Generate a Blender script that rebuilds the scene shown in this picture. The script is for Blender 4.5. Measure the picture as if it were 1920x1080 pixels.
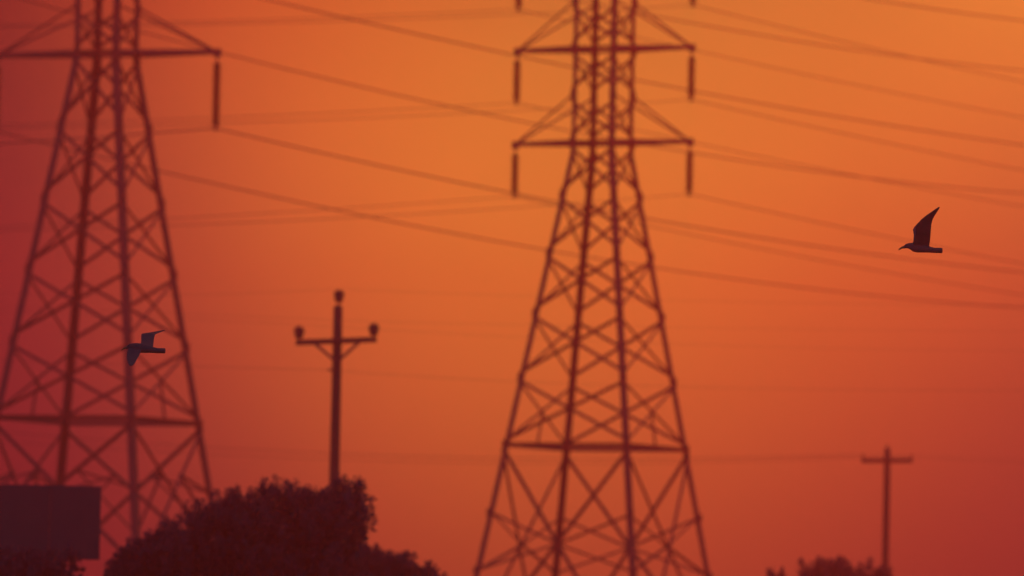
import bpy, bmesh, math, random
from mathutils import Vector, Matrix

for o in list(bpy.data.objects):
    bpy.data.objects.remove(o)
scene = bpy.context.scene
col = scene.collection
R = math.radians

# ------------------------------------------------------------------ camera
LENS = 250.0
F = 1920.0 * LENS / 36.0              # photograph pixels per radian
PITCH = math.atan(710.0 / F)          # eye level lies just below the frame
ROLL = R(1.2)
cam_d = bpy.data.cameras.new('camera')
cam = bpy.data.objects.new('camera', cam_d)
col.objects.link(cam)
cam_d.lens = LENS
cam_d.sensor_width = 36.0
cam_d.clip_start = 0.5
cam_d.clip_end = 12000.0
cam.matrix_world = (Matrix.Translation((0, 0, 2.0)) @ Matrix.Rotation(math.pi / 2 + PITCH, 4, 'X')
                    @ Matrix.Rotation(ROLL, 4, 'Z'))
CAM_R = cam.matrix_world.to_3x3()
cam_d.dof.use_dof = True
cam_d.dof.focus_distance = 73.0
cam_d.dof.aperture_fstop = 2.7
scene.camera = cam


def ray(x, y):
    return (CAM_R @ Vector(((x - 960) / F, (540 - y) / F, -1.0))).normalized()


def at(x, y, depth):
    """Point of the place seen at photograph pixel x, y and standing 'depth' metres away."""
    d = ray(x, y)
    return Vector((0, 0, 2.0)) + d * (depth / d.y)


# ------------------------------------------------------------------ world, sun, exposure
NISHITA = 0.13                       # strength of the clear sky
SUN_DIR = ray(1330, -140)             # towards the sun, just above the frame
world = bpy.data.worlds.new('World')
scene.world = world
world.use_nodes = True
nt = world.node_tree
nt.nodes.clear()


def node(tree, kind, **kw):
    n = tree.nodes.new(kind)
    for k, v in kw.items():
        setattr(n, k, v)
    return n


def srgb(r, g, b):
    f = lambda c: (c / 255.0 / 12.92) if c <= 10 else ((c / 255.0 + 0.055) / 1.055) ** 2.4
    return (f(r), f(g), f(b), 1.0)


wout = node(nt, 'ShaderNodeOutputWorld')
bg = node(nt, 'ShaderNodeBackground')
tc = node(nt, 'ShaderNodeTexCoord')
nrm = node(nt, 'ShaderNodeVectorMath', operation='NORMALIZE')
sub = node(nt, 'ShaderNodeVectorMath', operation='SUBTRACT')
sub.inputs[1].default_value = SUN_DIR
ln = node(nt, 'ShaderNodeVectorMath', operation='LENGTH')
L = nt.links.new
L(tc.outputs['Generated'], nrm.inputs[0])
L(nrm.outputs[0], sub.inputs[0])
L(sub.outputs[0], ln.inputs[0])


def math_node(op, *ins, clamp=False):
    n = node(nt, 'ShaderNodeMath', operation=op)
    for i, v in enumerate(ins):
        if isinstance(v, (int, float)):
            n.inputs[i].default_value = v
        else:
            L(v, n.inputs[i])
    return n.outputs[0]


# the glow in the smog round the low sun: one broad, slanting oval per colour
sep = node(nt, 'ShaderNodeSeparateXYZ')
L(nrm.outputs[0], sep.inputs[0])
gu = math_node('MAXIMUM', math_node('MINIMUM', math_node('MULTIPLY', sep.outputs[0], 10.0), 0.76), -0.78)
gw = math_node('MAXIMUM', math_node('MINIMUM', math_node('MULTIPLY_ADD', sep.outputs[2], 10.0, -0.53), 0.44), -0.44)
nz = node(nt, 'ShaderNodeTexNoise')            # faint uneven smog
nz.inputs['Scale'].default_value = 55.0
nz.inputs['Detail'].default_value = 4.0
L(nrm.outputs[0], nz.inputs['Vector'])
nzo = math_node('MULTIPLY_ADD', nz.outputs['Fac'], 0.10, -0.05)
# rows: 1, u, v, uu, vv, uv, uuu, uuv, uvv, uuuu, vvv
GLOW = [(-0.1073, -0.0928, 0.4546, -2.3265, -3.3901, -0.8786, 3.5433, 6.0507, 0.0358, -2.9838, 0.7895),
        (-1.1367, 0.1898, 1.0117, -3.2877, -4.3525, 0.0856, 2.5694, 4.1463, 1.8155, -0.8209, 0.6933),
        (-2.9615, -0.1229, -0.0152, -0.4774, -1.6073, 0.4333, 0.6129, 0.1045, 1.6091, 0.1163, 0.4043)]
uu, vv, uv = math_node('MULTIPLY', gu, gu), math_node('MULTIPLY', gw, gw), math_node('MULTIPLY', gu, gw)
uuu, uuv, uvv = math_node('MULTIPLY', uu, gu), math_node('MULTIPLY', uu, gw), math_node('MULTIPLY', vv, gu)
chan = []
for c0, *ck in GLOW:
    e = math_node('ADD', nzo, c0)
    for x, k in zip((gu, gw, uu, vv, uv, uuu, uuv, uvv, math_node('MULTIPLY', uu, uu), math_node('MULTIPLY', vv, gw)), ck):
        e = math_node('MULTIPLY_ADD', x, k, e)
    chan.append(math_node('EXPONENT', math_node('MINIMUM', e, 0.1)))
ramp = node(nt, 'ShaderNodeCombineColor')
for i in range(3):
    L(chan[i], ramp.inputs[i])
#ENDGLOW
# away from the sun the smog bank thins out into the clear evening sky
nish = node(nt, 'ShaderNodeTexSky', sky_type='NISHITA')
nish.sun_disc = False
nish.sun_elevation = math.asin(SUN_DIR.z)
nish.sun_rotation = math.atan2(SUN_DIR.x, SUN_DIR.y)
nish.dust_density = 1.0
nish.ozone_density = 4.0
nsc = node(nt, 'ShaderNodeVectorMath', operation='MULTIPLY')   # rosy evening tint of the smog
nsc.inputs[1].default_value = (NISHITA * 2.0, NISHITA * 1.0, NISHITA * 1.15)
fac = node(nt, 'ShaderNodeMapRange', interpolation_type='SMOOTHSTEP')
fac.inputs['From Min'].default_value = 0.3
fac.inputs['From Max'].default_value = 1.4
mix = node(nt, 'ShaderNodeMix', data_type='RGBA')
L(ln.outputs['Value'], fac.inputs['Value'])
L(nish.outputs[0], nsc.inputs[0])
L(fac.outputs[0], mix.inputs[0])
L(ramp.outputs[0], mix.inputs[6])
L(nsc.outputs[0], mix.inputs[7])
L(mix.outputs[2], bg.inputs[0])
bg.inputs[1].default_value = 1.0
L(bg.outputs[0], wout.inputs[0])

sun_d = bpy.data.lights.new('sun', 'SUN')
sun = bpy.data.objects.new('sun', sun_d)
col.objects.link(sun)
sun_d.energy = 0.115
sun_d.angle = R(0.5)
sun_d.color = (1.0, 0.06, 0.04)
sun.rotation_euler = SUN_DIR.to_track_quat('Z', 'Y').to_euler()

scene.view_settings.view_transform = 'Standard'
scene.view_settings.look = 'None'
scene.view_settings.exposure = 0.0
scene.view_settings.gamma = 1.0
scene.view_settings.use_curve_mapping = False
scene.render.engine = 'CYCLES'


# ------------------------------------------------------------------ helpers
def material(name, color, rough=0.8, metallic=0.0, vary=0.25, scale=8.0, bump=0.0):
    m = bpy.data.materials.new(name)
    m.use_nodes = True
    t = m.node_tree
    b = t.nodes['Principled BSDF']
    b.inputs['Roughness'].default_value = rough
    b.inputs['Metallic'].default_value = metallic
    g = t.nodes.new('ShaderNodeTexCoord')
    n = t.nodes.new('ShaderNodeTexNoise')
    n.inputs['Scale'].default_value = scale
    n.inputs['Detail'].default_value = 4
    mx = t.nodes.new('ShaderNodeMix')
    mx.data_type = 'RGBA'
    mx.inputs[6].default_value = tuple(c * (1 - vary) for c in color) + (1,)
    mx.inputs[7].default_value = tuple(min(1, c * (1 + vary)) for c in color) + (1,)
    t.links.new(g.outputs['Object'], n.inputs['Vector'])
    t.links.new(n.outputs['Fac'], mx.inputs[0])
    t.links.new(mx.outputs[2], b.inputs['Base Color'])
    if bump:
        bp = t.nodes.new('ShaderNodeBump')
        bp.inputs['Strength'].default_value = bump
        t.links.new(n.outputs['Fac'], bp.inputs['Height'])
        t.links.new(bp.outputs[0], b.inputs['Normal'])
    return m


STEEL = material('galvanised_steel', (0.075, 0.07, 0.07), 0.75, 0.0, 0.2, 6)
PORCELAIN = material('brown_porcelain', (0.06, 0.03, 0.022), 0.45, 0, 0.2, 20)
WIRE = material('aluminium_wire', (0.08, 0.08, 0.08), 0.7, 0.0, 0.1, 3)
WOOD = material('weathered_pole_wood', (0.09, 0.062, 0.045), 0.9, 0, 0.35, 5, 0.3)
LEAF = material('dark_leaf', (0.075, 0.06, 0.075), 0.8, 0, 0.15, 3)
BARK = material('bark', (0.08, 0.06, 0.045), 0.95, 0, 0.3, 9, 0.4)
BOARD = material('board_sheet_metal', (0.075, 0.06, 0.062), 0.85, 0, 0.15, 2)
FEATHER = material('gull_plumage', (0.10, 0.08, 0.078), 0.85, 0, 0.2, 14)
BEAK = material('gull_beak', (0.22, 0.13, 0.04), 0.5, 0, 0.1, 40)
EYE = material('gull_eye', (0.01, 0.01, 0.01), 0.2, 0, 0.1, 40)
SOIL = material('dry_field', (0.26, 0.21, 0.15), 0.95, 0, 0.4, 0.05, 0.2)


def tag(o, label=None, cat=None, group=None, kind=None):
    if label: o['label'] = label
    if cat: o['category'] = cat
    if group: o['group'] = group
    if kind: o['kind'] = kind
    return o


def link(name, data, parent=None, mat=None):
    o = bpy.data.objects.new(name, data)
    col.objects.link(o)
    if mat and data and not data.materials:
        data.materials.append(mat)
    if parent:
        o.parent = parent
    return o


def empty(name, loc, rz=0.0):
    o = bpy.data.objects.new(name, None)
    col.objects.link(o)
    o.empty_display_size = 0.5
    o.location = loc
    o.rotation_euler = (0, 0, rz)
    return o


def to_mesh(name, bm, smooth=False):
    bmesh.ops.recalc_face_normals(bm, faces=bm.faces[:])
    me = bpy.data.meshes.new(name)
    bm.to_mesh(me)
    bm.free()
    if smooth:
        for p in me.polygons:
            p.use_smooth = True
    return me


def prism_mesh(name, prof):
    """Unit length extrusion along Z of a closed profile."""
    bm = bmesh.new()
    lo = [bm.verts.new((x, y, 0)) for x, y in prof]
    hi = [bm.verts.new((x, y, 1)) for x, y in prof]
    n = len(prof)
    for i in range(n):
        bm.faces.new((lo[i], lo[(i + 1) % n], hi[(i + 1) % n], hi[i]))
    bm.faces.new(lo[::-1])
    bm.faces.new(hi)
    return to_mesh(name, bm)


T = 0.16
ANGLE = prism_mesh('angle_profile', [(0, 0), (1, 0), (1, T), (T, T), (T, 1), (0, 1)])
FLAT = prism_mesh('flat_profile', [(-.5, -.12), (.5, -.12), (.5, .12), (-.5, .12)])
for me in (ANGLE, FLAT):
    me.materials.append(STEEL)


def member(name, mesh, a, b, w, parent, toward=Vector((0, 1, 0)), centred=True):
    """Straight rolled-steel member from a to b, its first flange turned to 'toward'."""
    a, b = Vector(a), Vector(b)
    z = (b - a)
    ln_ = z.length
    z.normalize()
    x = (toward - z * toward.dot(z))
    x.normalize()
    y = z.cross(x)
    if centred and mesh is ANGLE:
        a = a - x * w * 0.4 - y * w * 0.4
    m = Matrix(((x.x * w, y.x * w, z.x * ln_, a.x), (x.y * w, y.y * w, z.y * ln_, a.y),
                (x.z * w, y.z * w, z.z * ln_, a.z), (0, 0, 0, 1)))
    o = bpy.data.objects.new(name, mesh)
    col.objects.link(o)
    o.parent = parent
    o.matrix_local = m
    return o


def lathe(bm, prof, seg=12, origin=Vector((0, 0, 0)), cap=True):
    rings = []
    for r, z in prof:
        rings.append([bm.verts.new((origin.x + r * math.cos(2 * math.pi * k / seg),
                                    origin.y + r * math.sin(2 * math.pi * k / seg), origin.z + z))
                      for k in range(seg)])
    for p, q in zip(rings, rings[1:]):
        for k in range(seg):
            bm.faces.new((p[k], p[(k + 1) % seg], q[(k + 1) % seg], q[k]))
    if cap:
        bm.faces.new(rings[0][::-1])
        bm.faces.new(rings[-1])


def tube(bm, pts, radii, seg=8):
    pts = [Vector(p) for p in pts]
    rings = []
    for i, p in enumerate(pts):
        t = (pts[min(i + 1, len(pts) - 1)] - pts[max(i - 1, 0)]).normalized()
        u = t.cross(Vector((0.13, 0.31, 0.94)))
        if u.length < 1e-3:
            u = t.cross(Vector((1, 0, 0)))
        u.normalize()
        v = t.cross(u)
        r = radii[i] if isinstance(radii, (list, tuple)) else radii
        rings.append([bm.verts.new(p + (u * math.cos(2 * math.pi * k / seg) + v * math.sin(2 * math.pi * k / seg)) * r)
                      for k in range(seg)])
    for p, q in zip(rings, rings[1:]):
        for k in range(seg):
            bm.faces.new((p[k], p[(k + 1) % seg], q[(k + 1) % seg], q[k]))
    bm.faces.new(rings[0][::-1])
    bm.faces.new(rings[-1])


def box(bm, x0, x1, y0, y1, z0, z1):
    v = [bm.verts.new((x, y, z)) for z in (z0, z1) for y in (y0, y1) for x in (x0, x1)]
    for f in ((0, 1, 3, 2), (4, 5, 7, 6), (0, 1, 5, 4), (2, 3, 7, 6), (0, 2, 6, 4), (1, 3, 7, 5)):
        bm.faces.new([v[i] for i in f])


# ------------------------------------------------------------------ ground
bm = bmesh.new()
N = 40
gv = {}
rnd = random.Random(4)
for i in range(N + 1):
    for j in range(N + 1):
        x, y = -900 + 1800 * i / N, -400 + 1300 * j / N
        gv[i, j] = bm.verts.new((x, y, rnd.uniform(-0.12, 0.0)))
for i in range(N):
    for j in range(N):
        bm.faces.new((gv[i, j], gv[i + 1, j], gv[i + 1, j + 1], gv[i, j + 1]))
g = link('ground', to_mesh('ground', bm, True), None, SOIL)
tag(g, 'flat dry field under the power lines', 'ground', kind='structure')


# ------------------------------------------------------------------ transmission towers
PLATE = prism_mesh('gusset_profile', [(-.5, -.5), (.5, -.5), (.62, 0), (.5, .5), (-.5, .5), (-.62, 0)])
PLATE.materials.append(STEEL)


class Tower:
    """Square lattice tower; heights come from the picture rows y along the axis."""

    def __init__(self, x_ref, y_ref, depth, theta, rows, out_top, slope, y_bend, label):
        self.D, self.th = depth, theta
        self.ppm = F / depth
        self.x_ref, self.y_ref = x_ref, y_ref
        p = self.axis(y_bend)
        self.root = empty('transmission_tower', (p.x, p.y, 0), -theta)
        tag(self.root, label, 'tower', 'lattice transmission towers')
        k = math.cos(theta) + math.sin(theta)
        self.h_top = out_top / k / self.ppm
        self.z_bend = p.z
        self.base = Vector((p.x, p.y, 0))
        self.slope = slope / k            # metres of half width per metre of drop
        self.rows = rows

    def axis(self, y):
        return at(self.x_ref - math.tan(ROLL) * (y - self.y_ref), y, self.D)

    def z(self, y):
        return self.axis(y).z

    def half(self, z):
        return self.h_top + max(0.0, self.z_bend - z) * self.slope

    def corner(self, k, z):
        h = self.half(z)
        sx, sy = ((-1, -1), (1, -1), (1, 1), (-1, 1))[k % 4]
        return Vector((sx * h, sy * h, z))

    def world(self, p):
        return Matrix.Translation(self.base) @ Matrix.Rotation(-self.th, 4, 'Z') @ Vector(p)

    def face_normal(self, k):
        return Vector(((0, -1, 0), (1, 0, 0), (0, 1, 0), (-1, 0, 0))[k % 4])

    def legs(self, w_low, w_up, z_peak):
        for k in range(4):
            c = self.corner(k, 0)
            inward = Vector((-c.x, 0, 0)).normalized()
            # the angle opens towards the axis, flanges along both faces
            for name, z0, z1, w in (('leg', -0.3, self.z_bend, w_low), ('leg', self.z_bend, z_peak, w_up)):
                a, b = self.corner(k, z0), self.corner(k, z1)
                zdir = (b - a).normalized()
                x = inward - zdir * inward.dot(zdir)
                x.normalize()
                y = zdir.cross(x)
                iny = Vector((0, -c.y, 0)).normalized()
                if y.dot(iny) < 0:
                    x = iny - zdir * iny.dot(zdir)
                    x.normalize()
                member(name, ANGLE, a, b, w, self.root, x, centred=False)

    def xpanel(self, z0, z1, w, gap, faces=(0, 1, 2, 3)):
        for k in faces:
            n = self.face_normal(k)
            a0, b0 = self.corner(k, z0 + gap), self.corner(k + 1, z0 + gap)
            a1, b1 = self.corner(k, z1 - gap), self.corner(k + 1, z1 - gap)
            member('brace', ANGLE, a0 + n * .02, b1 + n * .02, w, self.root, n)
            member('brace', ANGLE, b0 - n * .07, a1 - n * .07, w, self.root, n)

    def crossing(self, k, z0, z1, gap):
        h0, h1 = self.half(z0 + gap), self.half(z1 - gap)
        t = h0 / (h0 + h1)
        z = (z0 + gap) + (z1 - z0 - 2 * gap) * t
        return ((self.corner(k, z) + self.corner(k + 1, z)) / 2)

    def belt(self, z, w):
        for k in range(4):
            member('horizontal_strut', ANGLE, self.corner(k, z), self.corner(k + 1, z), w, self.root, self.face_normal(k))

    def gussets(self, zs, w, t):
        for z in zs:
            for k in range(4):
                c = self.corner(k, z)
                n = self.face_normal(k)
                side = (self.corner(k + 1, z) - c).normalized()
                m = Matrix((side, Vector((0, 0, 1)), n)).transposed().to_4x4()
                o = bpy.data.objects.new('gusset_plate', PLATE)
                col.objects.link(o)
                o.parent = self.root
                o.matrix_local = Matrix.Translation(c + side * w * .25 + n * .01) @ m @ Matrix.Diagonal((w, t, .014, 1))
                # its twin on the neighbouring face
                n2 = self.face_normal(k - 1)
                s2 = (self.corner(k - 1, z) - c).normalized()
                m2 = Matrix((s2, Vector((0, 0, 1)), n2)).transposed().to_4x4()
                o = bpy.data.objects.new('gusset_plate', PLATE)
                col.objects.link(o)
                o.parent = self.root
                o.matrix_local = Matrix.Translation(c + s2 * w * .25 + n2 * .01) @ m2 @ Matrix.Diagonal((w, t, .014, 1))

    def arm(self, side, z, reach, rise, w, wt):
        """Pyramid shaped cross-arm: two bottom chords, two tie bars, a tip plate."""
        tip = Vector((side * reach, 0, z))
        h = self.half(z)
        bm = bmesh.new()
        for sy in (-1, 1):
            a = Vector((side * h, sy * h, z))
            d = (tip - a)
            n = Vector((-d.y, d.x, 0)).normalized() * w * .5
            u = Vector((0, 0, w * .5))
            q = [a - n - u, a + n - u, a + n + u, a - n + u]
            r = [p + d for p in q]
            qv, rv = [bm.verts.new(p) for p in q], [bm.verts.new(p) for p in r]
            for i in range(4):
                bm.faces.new((qv[i], qv[(i + 1) % 4], rv[(i + 1) % 4], rv[i]))
            bm.faces.new(qv)
            bm.faces.new(rv)
        for t in (.35, .65):                       # ladder rungs between the chords
            a, b = Vector((side * h, -h, z)).lerp(tip, t), Vector((side * h, h, z)).lerp(tip, t)
            box(bm, a.x - .04, a.x + .04, a.y, b.y, z - .035, z + .035)
        box(bm, tip.x - .16, tip.x + .16, -.05, .05, z - .22, z + .14)
        arm = link('crossarm', to_mesh('crossarm', bm), self.root, STEEL)
        for sy in (-1, 1):
            member('tie_bar', ANGLE, (side * h, sy * h, z + rise), tip, wt, arm, Vector((0, sy, 0)))
        return self.world(tip + Vector((0, 0, -.2)))


DISC = {}


def insulator_string(top, length, n, label, radius=.22):
    root = empty('insulator_string', top)
    tag(root, label, 'insulator', 'suspension insulator strings')
    cap = .26
    step = (length - cap * 1.3) / n
    key = (n, round(step, 3))
    if key not in DISC:
        bm = bmesh.new()
        lathe(bm, [(.09, .5 * step), (.13, .42 * step), (.14, .15 * step), (radius * .72, .05 * step),
                   (radius, -.12 * step), (radius * .98, -.2 * step), (radius * .6, -.16 * step),
                   (.1, -.25 * step), (.08, -.5 * step)], 14)
        me = to_mesh('insulator_disc', bm, True)
        me.materials.append(PORCELAIN)
        bm = bmesh.new()
        lathe(bm, [(.022, 0), (.022, -cap * .45), (.05, -cap * .5), (.05, -cap)], 8)
        mh = to_mesh('hanger', bm)
        mh.materials.append(STEEL)
        bm = bmesh.new()
        box(bm, -.04, .04, -.15, .15, -cap, -cap * .6)
        box(bm, -.02, .02, -.03, .03, -cap * .7, 0)
        mc = to_mesh('clamp', bm)
        mc.materials.append(STEEL)
        DISC[key] = (me, mh, mc)
    me, mh, mc = DISC[key]
    link('hanger', mh, root)
    for i in range(n):
        d = link('insulator_disc', me, root)
        d.location = (0, 0, -cap - (i + .5) * step)
    c = link('clamp', mc, root)
    c.location = (0, 0, -length + cap * .6)
    c.rotation_euler = (0, 0, -THETA)
    return Vector(top) - Vector((0, 0, length))


THETA = R(27)

# tower right of the middle ---------------------------------------------------
tw = Tower(1133, 92, 325.0, THETA, None, 58, 0.205, 280,
           'steel lattice pylon in the middle, seen whole between two wooden poles')
tw.legs(.25, .21, tw.z(-290))
Z = tw.z
px = 1.0 / tw.ppm
low = [272, 366, 477, 590, 711, 838]
for y1, y0 in zip(low, low[1:]):
    tw.xpanel(Z(y0), Z(y1), .125 if y0 > 480 else .115, 8 * px)
up = [-260, -172, -84, 4, 92, 180, 268]
for y1, y0 in zip(up, up[1:]):
    tw.xpanel(Z(y0 - 2), Z(y1 + 2), .105, 11 * px)
tw.belt(Z(838), .19)
for y in (268, 92, -84):
    tw.belt(Z(y), .15)
zb, zt = Z(1300), Z(838)
tw.xpanel(zb, zt, .14, 10 * px)
for k in range(4):
    n = tw.face_normal(k)
    c = tw.crossing(k, zb, zt, 10 * px)
    for y in (966, 1075):
        for kk in (k, k + 1):
            member('brace', ANGLE, c - n * .12, tw.corner(kk, Z(y)) - n * .12, .10, tw.root, n)
    u = tw.crossing(k, Z(838), Z(711), 8 * px)
    member('hanger_strut', ANGLE, u - n * .12, ((tw.corner(k, zt) + tw.corner(k + 1, zt)) / 2) - n * .12, .08, tw.root, n)
    for kk in (k, k + 1):
        q = tw.corner(kk, zb)
        member('brace', ANGLE, q, ((tw.corner(k, 0.2) + tw.corner(k + 1, 0.2)) / 2).lerp(tw.corner(kk, .2), .45), .10, tw.root, n)
tw.gussets([Z(y) for y in (366, 477, 590, 711)], .24, .36)
tw.gussets([Z(y) for y in (4, 92, 180, 268)], .26, .6)
tw.gussets([Z(y) for y in (838, 966, 1075)], .28, .36)
tipsA = {}
for name, y in (('low', 268), ('mid', 92), ('top', -84)):
    for side in (-1, 1):
        tipsA[name, side] = tw.arm(side, Z(y), 163 / math.cos(THETA) * px, 88 * px, .17, .085)
pk = tw.z(-290)
for k in range(4):
    member('peak_bar', ANGLE, tw.corner(k, pk), (0, 0, tw.z(-350)), .1, tw.root, Vector((0, 1, 0)))

# tower at the left ------------------------------------------------------------
tl = Tower(200, 100, 300.0, R(23.5), None, 59.5, 0.191, 103,
           'steel lattice pylon at the left edge, its foot behind the billboard and bush')
tl.legs(.29, .25, tl.z(-700))
Z = tl.z
pxl = 1.0 / tl.ppm
low = [103, 237, 375, 508, 643, 788]
for y1, y0 in zip(low, low[1:]):
    tl.xpanel(Z(y0), Z(y1), .12, 9 * pxl)
up = [-681, -597, -513, -424, -340, -256, -160, -72, 14, 103]
for y1, y0 in zip(up, up[1:]):
    tl.xpanel(Z(y0 - 2), Z(y1 + 2), .105, 10 * pxl)
for y in (788,):
    tl.belt(Z(y), .2)
for y in (100, -160, -424):
    tl.belt(Z(y), .16)
zb, zt = Z(1080), Z(788)
tl.xpanel(zb, zt, .14, 10 * pxl)
for k in range(4):
    n = tl.face_normal(k)
    c = tl.crossing(k, zb, zt, 10 * pxl)
    for kk in (k, k + 1):
        top = tl.corner(kk, zt - 10 * pxl)
        p = top.lerp(c, .74)
        member('brace', ANGLE, p - n * .12, tl.corner(kk, Z(920)) - n * .12, .09, tl.root, n)
        member('brace', ANGLE, p - n * .12, tl.corner(kk, Z(1010)) - n * .12, .09, tl.root, n)
        q = tl.corner(kk, zb)
        member('brace', ANGLE, q, ((tl.corner(k, 0.2) + tl.corner(k + 1, 0.2)) / 2).lerp(tl.corner(kk, .2), .4), .10, tl.root, n)
    u = tl.crossing(k, Z(788), Z(643), 9 * pxl)
    member('hanger_strut', ANGLE, u - n * .12, ((tl.corner(k, zt) + tl.corner(k + 1, zt)) / 2) - n * .12, .08, tl.root, n)
tl.gussets([Z(y) for y in (237, 375, 508, 643)], .2, .28)
tl.gussets([Z(y) for y in (14, 103, 788, 920)], .2, .28)
tipsB = {}
for name, y in (('low', 101), ('mid', -160), ('top', -424)):
    for side in (-1, 1):
        tipsB[name, side] = tl.arm(side, Z(y), 212 / math.cos(R(23.5)) * pxl, 88 * pxl, .19, .085)

# insulator strings ------------------------------------------------------------
ENDA, ENDB = {}, {}
NAMES = {'low': 'lower', 'mid': 'upper', 'top': 'topmost'}
for (lv, s), p in tipsA.items():
    side = 'left' if s < 0 else 'right'
    arm = {'low': 'lower visible arm', 'mid': 'upper visible arm', 'top': 'arm above the frame'}[lv]
    ENDA[lv, s] = insulator_string(p, 90 / tw.ppm, 11,
                                   'short insulator string at the %s end of the middle pylon\'s %s' % (side, arm))
for (lv, s), p in tipsB.items():
    side = 'left' if s < 0 else 'right'
    arm = {'low': 'lowest arm', 'mid': 'middle arm above the frame', 'top': 'top arm above the frame'}[lv]
    ENDB[lv, s] = insulator_string(p, 134 / tl.ppm, 18,
                                   'long insulator string at the %s end of the left pylon\'s %s' % (side, arm))

# ------------------------------------------------------------------ conductors
LINE = Vector((math.sin(THETA), math.cos(THETA), 0))


def plane_hit(start, d, x, y):
    """Where the sight line through pixel x, y meets the upright plane of the span."""
    n = Vector((-d.y, d.x, 0))
    r = ray(x, y)
    o = Vector((0, 0, 2.0))
    t = (start - o).dot(n) / r.dot(n)
    return o + r * t


def span(start, d, picks, reach, radius, label, group):
    """A sagging wire from 'start' along d: parabola fitted to two places seen in the picture."""
    pts = []
    for x, y in picks:
        h = plane_hit(start, d, x, y)
        pts.append(((h - start).dot(d), h.z - start.z))
    (s1, z1), (s2, z2) = pts
    # z = b s + c s^2
    c = (z2 / s2 - z1 / s1) / (s2 - s1)
    b = z1 / s1 - c * s1
    c = max(c, 0.0002)
    b = z2 / s2 - c * s2
    cv = bpy.data.curves.new('conductor', 'CURVE')
    cv.dimensions = '3D'
    cv.bevel_depth = radius
    cv.bevel_resolution = 1
    n = 60
    sp = cv.splines.new('POLY')
    sp.points.add(n)
    z_end, tilt_end = b * s2 + c * s2 * s2, b + 2 * c * s2
    for i in range(n + 1):
        s = reach * i / n
        p = start + d * s
        # past the last place seen the span runs on, levelling out gently
        z = b * s + c * s * s if s < s2 else z_end + tilt_end * (s - s2) + .0005 * (s - s2) ** 2
        sp.points[i].co = (p.x, p.y, start.z + z, 1)
    me_o = bpy.data.objects.new('tmp', cv)
    col.objects.link(me_o)
    me = bpy.data.meshes.new_from_object(me_o)
    bpy.data.objects.remove(me_o)
    o = link('overhead_wire', me, None, WIRE)
    for p in me.polygons:
        p.use_smooth = True
    tag(o, label, 'wire', group)
    return o


RA, RB = .021, .031
GA, GB = 'conductors of the middle pylon', 'conductors of the left pylon'
right_A = {('top', 1): [(1507, 60), (1911, 152)], ('mid', 1): [(1661, 267), (1911, 318)],
           ('low', 1): [(1602, 430), (1911, 493)], ('top', -1): [(1380, 110), (1911, 219)],
           ('mid', -1): [(1380, 284), (1911, 386)], ('low', -1): [(1380, 457), (1911, 552)]}
left_A = {('top', -1): [(572, 31), (10, 47)], ('top', 1): [(712, 37), (10, 51)],
          ('mid', -1): [(587, 212), (10, 233)], ('mid', 1): [(712, 220), (10, 240)],
          ('low', -1): [(525, 396), (10, 424)], ('low', 1): [(619, 410), (10, 432)]}
right_B = {('low', 1): [(994, 369), (1911, 510)], ('low', -1): [(869, 441), (1911, 577)],
           ('mid', 1): [(962, 103), (1911, 271)], ('mid', -1): [(994, 231), (1911, 362)],
           ('top', 1): [(1641, 0), (1911, 38)], ('top', -1): [(1380, 58), (1911, 132)]}
left_B = {('low', 1): [(290, 247), (100, 263)]}
lv_w = {'low': 'lowest', 'mid': 'second lowest', 'top': 'third lowest'}
sd_w = {1: 'near right', -1: 'far left'}
for (lv, s), pk_ in right_A.items():
    span(ENDA[lv, s], LINE, pk_, 150, RA,
         'blurred wire running right from the middle pylon, %s on its %s side' % (lv_w[lv], sd_w[s].split()[1]), GA)
for (lv, s), pk_ in left_A.items():
    span(ENDA[lv, s], -LINE, pk_, 150, RA * .72,
         'faint wire running left from the middle pylon, %s on its %s side' % (lv_w[lv], sd_w[s].split()[1]), GA)
for (lv, s), pk_ in right_B.items():
    span(ENDB[lv, s], LINE, pk_, 170, RB,
         'blurred wire sloping right from the left pylon, %s on its %s side' % (lv_w[lv], sd_w[s].split()[1]), GB)
for (lv, s), pk_ in left_B.items():
    span(ENDB[lv, s], -LINE, pk_, 60, RB,
         'faint wire running to the left edge from the left pylon\'s hanging string', GB)


# ------------------------------------------------------------------ wooden poles
def pin_insulator(parent, base, r, h, pin):
    bm = bmesh.new()
    lathe(bm, [(r * .6, 0), (r * .78, h * .1), (r * .68, h * .2), (r * .92, h * .38), (r * .8, h * .48), (r, h * .68),
               (r * .98, h * .78), (r * .7, h * .9), (r * .6, h), (r * .25, h * 1.05)], 14)
    ins = link('pin_insulator', to_mesh('pin_insulator', bm, True), parent, PORCELAIN)
    ins.location = base + Vector((0, 0, pin))
    bm = bmesh.new()
    lathe(bm, [(.03, -pin), (.03, .02)], 8)
    link('pin', to_mesh('pin', bm), ins, STEEL)
    return ins


def wooden_pole(x, y_top, depth, r_top, r_base, label):
    p = at(x, y_top, depth)
    root = empty('utility_pole', (p.x, p.y, 0))
    tag(root, label, 'utility pole', 'wooden utility poles')
    bm = bmesh.new()
    lathe(bm, [(r_base + (r_top - r_base) * t, -0.6 + (p.z + .6) * t) for t in [i / 10 for i in range(11)]]
          + [(r_top * .5, p.z + r_top * .35)], 16)
    link('pole', to_mesh('pole', bm, True), root, WOOD)
    return root, p


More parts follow.
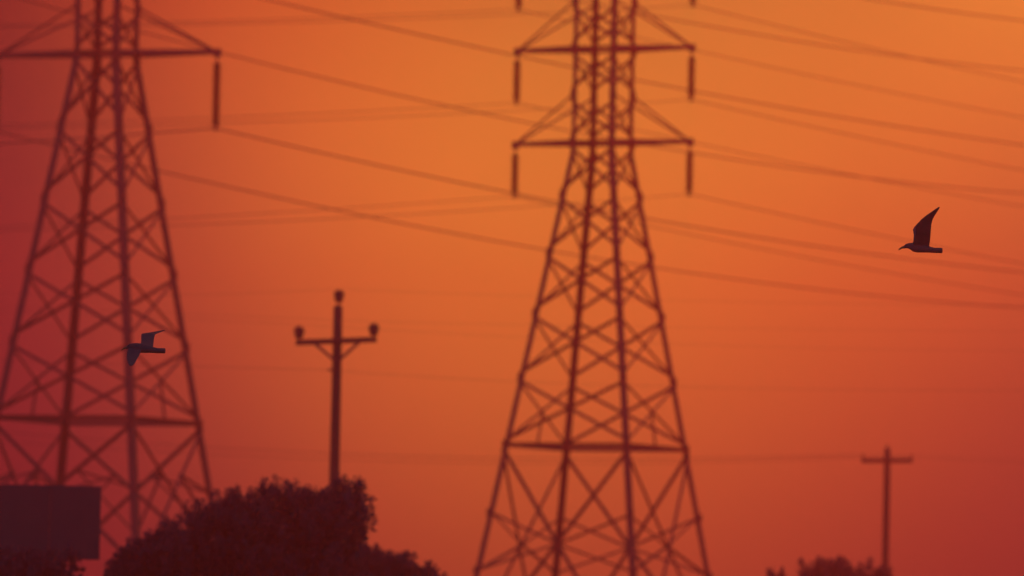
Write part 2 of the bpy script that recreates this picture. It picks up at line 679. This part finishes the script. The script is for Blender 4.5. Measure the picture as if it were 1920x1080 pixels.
DP = 220.0
mpp = DP / F
root, ptop = wooden_pole(634, 575, DP, .14, .185,
                         'tall wooden utility pole with three insulators rising behind the big bush')
zarm = at(632, 640, DP).z
tilt = math.tan(R(3.4))
bm = bmesh.new()
La = 76 * mpp
for sx in (0,):
    box(bm, -La, La, -.22, -.1, -.085, .085)
bmesh.ops.bevel(bm, geom=bm.edges[:], offset=.012, segments=1, affect='EDGES')
arm = link('crossarm', to_mesh('crossarm', bm), root, WOOD)
arm.location = (-.03, 0, zarm)
arm.rotation_euler = (0, -R(3.4), 0)
for s in (-1, 1):
    bm = bmesh.new()
    a = Vector((s * 42 * mpp, -.2, zarm + s * 42 * mpp * tilt - .05))
    b = Vector((s * .03, -.19, zarm - 38 * mpp))
    tube(bm, [a, b], .045, 6)
    link('brace', to_mesh('brace', bm), root, STEEL)
insP = {}
for s in (-1, 1):
    b = Vector((s * 70 * mpp - .03, -.15, zarm + s * 70 * mpp * tilt + .06))
    pin_insulator(root, b, .175, .36, .07)
    insP[s] = b + Vector((ptop.x, ptop.y, .5))
pin_insulator(root, Vector((0.02, 0, ptop.z + .02)), .175, .36, .12)
insP[0] = Vector((ptop.x, ptop.y, ptop.z + .55))
bm = bmesh.new()
tube(bm, [(-.14, -.05, zarm - 54 * mpp), (-.28, -.05, zarm - 54 * mpp)], .035, 6)
link('neutral_bracket', to_mesh('neutral_bracket', bm), root, STEEL)

DQ = 330.0
mq = DQ / F
rootq, qtop = wooden_pole(1664, 842, DQ, .15, .19,
                          'short wooden utility pole with one plain crossarm at the right edge')
zq = at(1663, 864, DQ).z
bm = bmesh.new()
box(bm, -48 * mq, 48 * mq, -.24, -.12, -.1, .1)
bmesh.ops.bevel(bm, geom=bm.edges[:], offset=.012, segments=1, affect='EDGES')
arm = link('crossarm', to_mesh('crossarm', bm), rootq, WOOD)
arm.location = (-.02, 0, zq)
arm.rotation_euler = (0, -R(1.2), 0)
insQ = {}
for s in (-1, 1):
    b = Vector((s * 45 * mq, -.18, zq + .09))
    pin_insulator(rootq, b, .065, .14, .06)
    insQ[s] = b + Vector((qtop.x, qtop.y, .18))
pin_insulator(rootq, Vector((0, 0, qtop.z + .02)), .06, .12, .08)


def free_wire(pts, radius, label, group):
    """Wire through known points, sagging smoothly between them."""
    cv = bpy.data.curves.new('wire', 'CURVE')
    cv.dimensions = '3D'
    cv.bevel_depth = radius
    cv.bevel_resolution = 1
    sp = cv.splines.new('POLY')
    a, m, b = [Vector(p) for p in pts]
    n = 50
    sp.points.add(n)
    t1 = (m - a).length / ((m - a).length + (b - m).length)
    for i in range(n + 1):
        t = i / n
        l0 = (t - t1) * (t - 1) / (t1)
        l1 = t * (t - 1) / (t1 * (t1 - 1))
        l2 = t * (t - t1) / (1 - t1)
        p = a * l0 + m * l1 + b * l2
        sp.points[i].co = (p.x, p.y, p.z, 1)
    ob = bpy.data.objects.new('tmp', cv)
    col.objects.link(ob)
    me = bpy.data.meshes.new_from_object(ob)
    bpy.data.objects.remove(ob)
    for p in me.polygons:
        p.use_smooth = True
    o = link('overhead_wire', me, None, WIRE)
    tag(o, label, 'wire', group)


GP, GQ = 'wires of the tall wooden pole', 'wires of the short wooden pole'
for s, yl, yr, w in ((-1, 590, 640, 'left crossarm insulator'), (0, 545, 560, 'pole-top insulator'), (1, 580, 612, 'right crossarm insulator')):
    free_wire([insP[s], at(330, yl + 8, DP + 8), at(-420, yl - 30, DP + 30)], .004,
              'very faint thin wire running left from the tall wooden pole\'s ' + w, GP)
    free_wire([insP[s], at(1150, yr, DP + 12), at(2350, yr + 10, DP + 45)], .004,
              'very faint thin wire running right from the tall wooden pole\'s ' + w, GP)
nb = Vector((ptop.x - .28, ptop.y - .05, zarm - 54 * mpp))
free_wire([nb, at(880, 711, DP + 10), at(2300, 730, DP + 45)], .006, 'faint low wire running right from the bracket on the tall pole', GP)
free_wire([nb, at(400, 688, DP + 6), at(-420, 655, DP + 30)], .006, 'faint low wire running left from the bracket on the tall pole', GP)
free_wire([insQ[-1], at(767, 855, DQ + 12), at(-400, 765, DQ + 30)], .015,
          'faint low wire crossing behind both pylons to the short pole\'s left crossarm end', GQ)
free_wire([insQ[1], at(929, 868, DQ + 12), at(-400, 790, DQ + 30)], .012,
          'faint low wire crossing behind both pylons to the short pole\'s right crossarm end', GQ)
free_wire([insQ[-1], at(1915, 868, DQ - 6), at(2500, 862, DQ - 20)], .006, 'faint wire leaving the short pole\'s left crossarm end towards the right edge', GQ)
free_wire([insQ[1], at(1915, 862, DQ - 6), at(2500, 852, DQ - 20)], .006, 'faint wire leaving the short pole\'s right crossarm end towards the right edge', GQ)


# ------------------------------------------------------------------ billboard
DB = 150.0
mb = DB / F
c0, c1 = at(-190, 904, DB), at(187, 1050, DB)
cx = (c0.x + c1.x) / 2
root = empty('billboard', (cx, DB, 0))
tag(root, 'dark rectangular billboard on posts in the lower left corner', 'billboard')
w2, z0, z1 = (c1.x - c0.x) / 2, c1.z, c0.z
NP = 4
for i in range(NP):
    bm = bmesh.new()
    a, b = -w2 + 2 * w2 * i / NP, -w2 + 2 * w2 * (i + 1) / NP - .006
    box(bm, a, b, -.03, .03, z0, z1)
    bmesh.ops.bevel(bm, geom=bm.edges[:], offset=.008, segments=1, affect='EDGES')
    link('panel', to_mesh('panel', bm), root, BOARD)
for zz in (z0 + .12, (z0 + z1) / 2, z1 - .12):
    bm = bmesh.new()
    box(bm, -w2 + .03, w2 - .03, .034, .12, zz - .05, zz + .05)
    link('rail', to_mesh('rail', bm), root, STEEL)
for xx in (-w2 * .72, w2 * .1, w2 * .62):
    bm = bmesh.new()
    box(bm, xx - .08, xx + .08, .125, .29, -.4, z1 - .05)
    link('post', to_mesh('post', bm), root, WOOD)


# ------------------------------------------------------------------ trees
def leaf_card(bm, p, d, size, rnd):
    """One pointed leaf: two folded triangles pairs."""
    d = d.normalized()
    s = d.cross(Vector((rnd.uniform(-1, 1), rnd.uniform(-1, 1), rnd.uniform(-1, 1))))
    if s.length < 1e-3:
        return
    s.normalize()
    n = s.cross(d)
    a = bm.verts.new(p)
    b = bm.verts.new(p + d * size * .5 + s * size * .24 + n * size * .06)
    c = bm.verts.new(p + d * size)
    e = bm.verts.new(p + d * size * .5 - s * size * .24 + n * size * .06)
    bm.faces.new((a, b, c))
    bm.faces.new((a, c, e))


def clump(bm, cen, rx, rz, nleaf, leaf, rnd, axis):
    """A tuft of leaves: an upright egg of many small leaves pointing out and up."""
    side = axis.cross(Vector((.3, .9, .2))).normalized()
    oth = axis.cross(side)
    for i in range(nleaf):
        v = Vector((rnd.gauss(0, 1), rnd.gauss(0, 1), rnd.gauss(0, 1))).normalized()
        k = rnd.random() ** .45
        p = cen + (side * v.x * rx + oth * v.y * rx + axis * v.z * rz) * k
        leaf_card(bm, p - v * leaf * .3, v + axis * .6, leaf * rnd.uniform(.7, 1.25), rnd)


def tree(name, label, lobes, depth, clumps, leaf, seed, cw=.13, core=4000, group=None, trunk_r=.13):
    """lobes: picture x, y, radius x, radius y (pixels), depth offset (m)."""
    rnd = random.Random(seed)
    m = depth / F
    cen = at(sum(l[0] for l in lobes) / len(lobes), 1100, depth)
    root = empty(name, (cen.x, depth, 0))
    tag(root, label, 'bush' if 'bush' in name else 'tree', group)
    bm = bmesh.new()
    L3 = []
    for (x, y, rx, ry, dy) in lobes:
        p = at(x, y, depth) - Vector((cen.x, depth, 0)) + Vector((0, dy, 0))
        L3.append((p, rx * m, ry * m, (rx * m * .8 + ry * m * .2)))
    tot = sum((a * b + b * c + a * c) for _, a, c, b in L3)
    vol = sum(a * b * c for _, a, b, c in L3)
    for p, rx, rz, ry in L3:
        n = int(clumps * (rx * ry + ry * rz + rx * rz) / tot) + 3
        for i in range(n):
            v = Vector((rnd.gauss(0, 1), rnd.gauss(0, 1), rnd.gauss(0, 1))).normalized()
            k = rnd.uniform(.78, 1.0)
            sc = rnd.uniform(.6, 1.35)
            leader = i % 3 == 0                     # upright leafy leaders that stand clear of the mass
            if leader:
                k = rnd.uniform(.9, 1.06)
                q = p + Vector((v.x * rx * k, v.y * ry * k, abs(v.z) * rz * k))
                wr, hr, nl = cw * rnd.uniform(.6, .9), cw * rnd.uniform(1.0, 1.6), 90
            else:
                q = p + Vector((v.x * max(.05, rx - cw * sc * .8) * k, v.y * ry * k, v.z * max(.05, rz - cw * sc * 1.2) * k))
                wr, hr, nl = cw * sc * rnd.uniform(.75, 1.05), cw * sc * rnd.uniform(1.2, 1.7), int(80 * sc)
            if q.z < .1:
                continue
            ax = Vector((v.x * .4 + rnd.gauss(0, .14), v.y * .4 + rnd.gauss(0, .14), .85 + .4 * abs(v.z))).normalized()
            clump(bm, q, wr, hr, nl, leaf, rnd, ax)
        for i in range(int(core * rx * ry * rz / vol)):
            v = Vector((rnd.gauss(0, 1), rnd.gauss(0, 1), rnd.gauss(0, 1))).normalized()
            k = rnd.random() ** .4 * .88
            q = p + Vector((v.x * rx, v.y * ry, v.z * rz)) * k
            if q.z > .1:
                leaf_card(bm, q, v + Vector((rnd.gauss(0, .6), rnd.gauss(0, .6), .3)), leaf * rnd.uniform(1.6, 2.4), rnd)
    link('crown', to_mesh('crown', bm), root, LEAF)
    bm = bmesh.new()
    # short trunk forking into limbs that reach into every lobe
    fork = Vector((0, 0, min(p.z for p, *_ in L3) * .45 + .25))
    tube(bm, [(0, 0, -.3), (.04, 0, fork.z * .5), fork], [trunk_r * 1.25, trunk_r, trunk_r * .85], 10)
    for p, rx, rz, ry in L3:
        mid = fork.lerp(p, .5) + Vector((rnd.uniform(-.15, .15), rnd.uniform(-.15, .15), .12))
        tube(bm, [fork - Vector((0, 0, .05)), mid, p, p + Vector((rx * .2, 0, rz * .6))],
             [trunk_r * .6, trunk_r * .4, trunk_r * .25, trunk_r * .1], 7)
        for j in range(4):
            v = Vector((rnd.uniform(-1, 1), rnd.uniform(-1, 1), rnd.uniform(0, 1))).normalized()
            tube(bm, [mid.lerp(p, .6), p + Vector((v.x * rx, v.y * ry, v.z * rz)) * .75], [trunk_r * .2, trunk_r * .06], 5)
    link('trunk', to_mesh('trunk', bm, True), root, BARK)
    return root


tree('broadleaf_tree', 'broad dark rounded tree hiding the foot of the tall wooden pole',
     [(520, 1030, 130, 112, 0), (430, 1020, 85, 92, .3), (610, 1000, 85, 90, 0), (660, 965, 50, 58, .2), (375, 1040, 75, 92, -.2),
      (512, 955, 50, 50, -.2), (580, 955, 44, 44, 0), (450, 965, 42, 42, .1), (320, 1060, 65, 75, 0), (540, 1100, 180, 100, .2),
      (630, 1035, 40, 55, 0), (655, 930, 30, 28, .1), (410, 975, 34, 34, .2)],
     150, 520, .065, 11, .17, core=19000, trunk_r=.16)
tree('low_bush', 'low dark bush sloping down to the right beside the rounded tree',
     [(690, 1082, 60, 60, 0), (745, 1092, 55, 54, .1), (795, 1105, 42, 44, 0), (640, 1090, 50, 55, 0)],
     165, 140, .065, 12, .135, core=6000, trunk_r=.08)
tree('low_bush', 'low dark bush between the billboard and the rounded tree',
     [(266, 1070, 46, 62, 0), (235, 1090, 36, 52, .1), (310, 1065, 50, 78, 0), (214, 1108, 26, 38, 0)],
     148, 130, .065, 13, .135, core=6000, trunk_r=.08)
tree('low_bush', 'ragged dark bush under the billboard at the lower left corner',
     [(20, 1075, 60, 55, 0), (80, 1078, 40, 55, .1), (132, 1074, 24, 50, 0), (-50, 1075, 60, 60, 0), (50, 1105, 100, 70, 0)],
     146, 120, .065, 14, .13, core=5000, trunk_r=.08)
tree('broadleaf_tree', 'small knobby treetop at the bottom edge left of the short pole',
     [(1545, 1092, 42, 48, 0), (1580, 1084, 22, 46, .2), (1512, 1100, 28, 46, 0), (1632, 1098, 24, 44, .3), (1654, 1098, 18, 38, 0), (1580, 1115, 85, 50, 0)],
     240, 80, .09, 15, .2, core=4000, trunk_r=.14)
tree('low_bush', 'tiny dark treetop just showing at the bottom edge beyond the middle pylon',
     [(1446, 1090, 8, 26, 0), (1463, 1100, 12, 30, 0), (1455, 1115, 28, 28, 0)], 235, 22, .09, 16, .13, core=500, trunk_r=.09)


# ------------------------------------------------------------------ gulls
def gull(name, px_, py_, depth, wings, label, tilt=0.0, tail=None):
    """Gull flying to the left. Outline measured in pixels from the body's shoulder; +x is the tail side.
    wings: list of wings, each a list of sections (lead x, trail x, height, sideways metres)."""
    m = depth / F
    o = at(px_, py_, depth)
    root = empty(name, o)
    tag(root, label, 'gull', 'gulls in flight')
    bm = bmesh.new()
    # body: x along the spine, centre height, half height, half width
    sec = [(-36, .8, 1.2, 1.2), (-34, 1.6, 2.6, 2.4), (-30, 3.8, 4.2, 4.0), (-26, 4.6, 4.9, 4.6), (-22, 4.0, 6.0, 5.5),
           (-16, 2.2, 8.5, 7.5), (-8, 1.2, 9.0, 9.0), (2, .5, 8.2, 9.0), (10, -.5, 7.0, 8.0), (17, -2.0, 5.6, 7.0),
           (24, -3.0, 5.0, 8.0), (32, -3.0, 5.0, 10.0), (39, -3.0, 5.0, 11.0)]
    seg = 16
    rings = []
    for x, zc, hz, hy in sec:
        rings.append([bm.verts.new((x * m, hy * m * math.cos(2 * math.pi * k / seg), (zc + hz * math.sin(2 * math.pi * k / seg)) * m))
                      for k in range(seg)])
    for p, q in zip(rings, rings[1:]):
        for k in range(seg):
            bm.faces.new((p[k], p[(k + 1) % seg], q[(k + 1) % seg], q[k]))
    bm.faces.new(rings[0][::-1])
    bm.faces.new(rings[-1])
    for wg in wings:
        prev = None
        for i, (xl, xt, hz, yo) in enumerate(wg):
            # blade normal to the wing: thickness along the local normal of the (y, z) run
            a = wg[max(i - 1, 0)]
            b = wg[min(i + 1, len(wg) - 1)]
            t = Vector((0, b[3] - a[3], (b[2] - a[2]) * m)).normalized()
            nn = Vector((0, -t.z, t.y))
            chord = (xt - xl) * m
            th = max(.0065, .05 * chord)
            ring = []
            for u, s in ((0, 0), (.12, 1), (.35, 1.25), (.7, .8), (1, .35), (1, -.35), (.7, -.5), (.35, -.7), (.12, -.7)):
                p = Vector((xl * m + chord * u, yo, hz * m)) + nn * th * s
                ring.append(bm.verts.new(p))
            if prev:
                for k in range(len(ring)):
                    kk = (k + 1) % len(ring)
                    bm.faces.new((prev[k], prev[kk], ring[kk], ring[k]))
            else:
                bm.faces.new(ring[::-1])
            prev = ring
        bm.faces.new(prev)
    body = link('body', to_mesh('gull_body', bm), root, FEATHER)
    rm = body.modifiers.new('remesh', 'REMESH')
    rm.mode = 'VOXEL'
    rm.voxel_size = .0042
    rm.use_smooth_shade = True
    sm = body.modifiers.new('smooth', 'SMOOTH')
    sm.factor = .5
    sm.iterations = 3
    # beak, hooked at its tip
    bm = bmesh.new()
    tube(bm, [Vector(p) * m for p in ((-33, 0, 2.0), (-36.5, 0, 1.0), (-39.5, 0, -.6), (-42.2, 0, -2.6), (-43.4, 0, -4.2))],
         [2.6 * m, 2.2 * m, 1.7 * m, 1.2 * m, .4 * m], 8)
    link('beak', to_mesh('beak', bm, True), root, BEAK)
    for s in (-1, 1):
        bm = bmesh.new()
        bmesh.ops.create_uvsphere(bm, u_segments=10, v_segments=6, radius=1.1 * m)
        e = link('eye', to_mesh('eye', bm, True), root, EYE)
        e.location = (-29.5 * m, s * 4.0 * m, 5.2 * m)
    root.rotation_euler = (0, tilt, 0)
    return root


# right-hand gull, both wings raised and swept back at the wrist
def mirrored(w):
    return [w, [(a, b, h, -y) for a, b, h, y in w]]


up_wing = [(-17, 14.5, 0, .0), (-17, 14.5, 9, .05), (-15, 15, 19, .115), (-14, 15, 29, .18), (-15.6, 15, 37, .22), (-13, 15, 43, .25),
           (-5, 17, 52, .30), (4, 20.5, 59, .34), (14, 24.5, 66, .38), (22, 28, 71.5, .41), (25, 29, 73.5, .42)]
gull('flying_gull', 1728, 466, 73.0, mirrored(up_wing),
     'sharp dark gull with raised wings flying left against open sky at the right')
far = [(-10, 16, 0, 0), (-9, 16, 8, .09), (-9, 15.5, 17, .18), (-10, 16, 25, .25), (-10, 17, 30, .29), (2, 21, 32.5, .34),
       (14, 26, 35, .38), (24, 31, 37.5, .42), (31, 34.5, 39, .44)]
near = [(-30, -4, 2, 0), (-32, -6, -6, -.08), (-32, -8, -14, -.16), (-31, -11, -21, -.23), (-29, -13, -27, -.29), (-27, -15, -31, -.33),
        (-25, -16.5, -33.5, -.36), (-23, -18, -35, -.38)]
gull('flying_gull', 271, 654, 73.0, [far, near],
     'dark gull flying left with wings spread in front of the left pylon')

# ------------------------------------------------------------------ haze
bm = bmesh.new()
box(bm, -920, 920, -420, 920, -1.2, 52)
hz = link('haze', to_mesh('haze', bm))
hm = bpy.data.materials.new('smog')
hm.use_nodes = True
t = hm.node_tree
t.nodes.clear()
mo = t.nodes.new('ShaderNodeOutputMaterial')
pv = t.nodes.new('ShaderNodeVolumePrincipled')
pv.inputs['Color'].default_value = (.95, .36, .38, 1)
pv.inputs['Density'].default_value = 0.0012
pv.inputs['Anisotropy'].default_value = 0.85
t.links.new(pv.outputs[0], mo.inputs['Volume'])
hz.data.materials.append(hm)
tag(hz, 'thin smoggy evening haze filling the air', 'haze', kind='stuff')
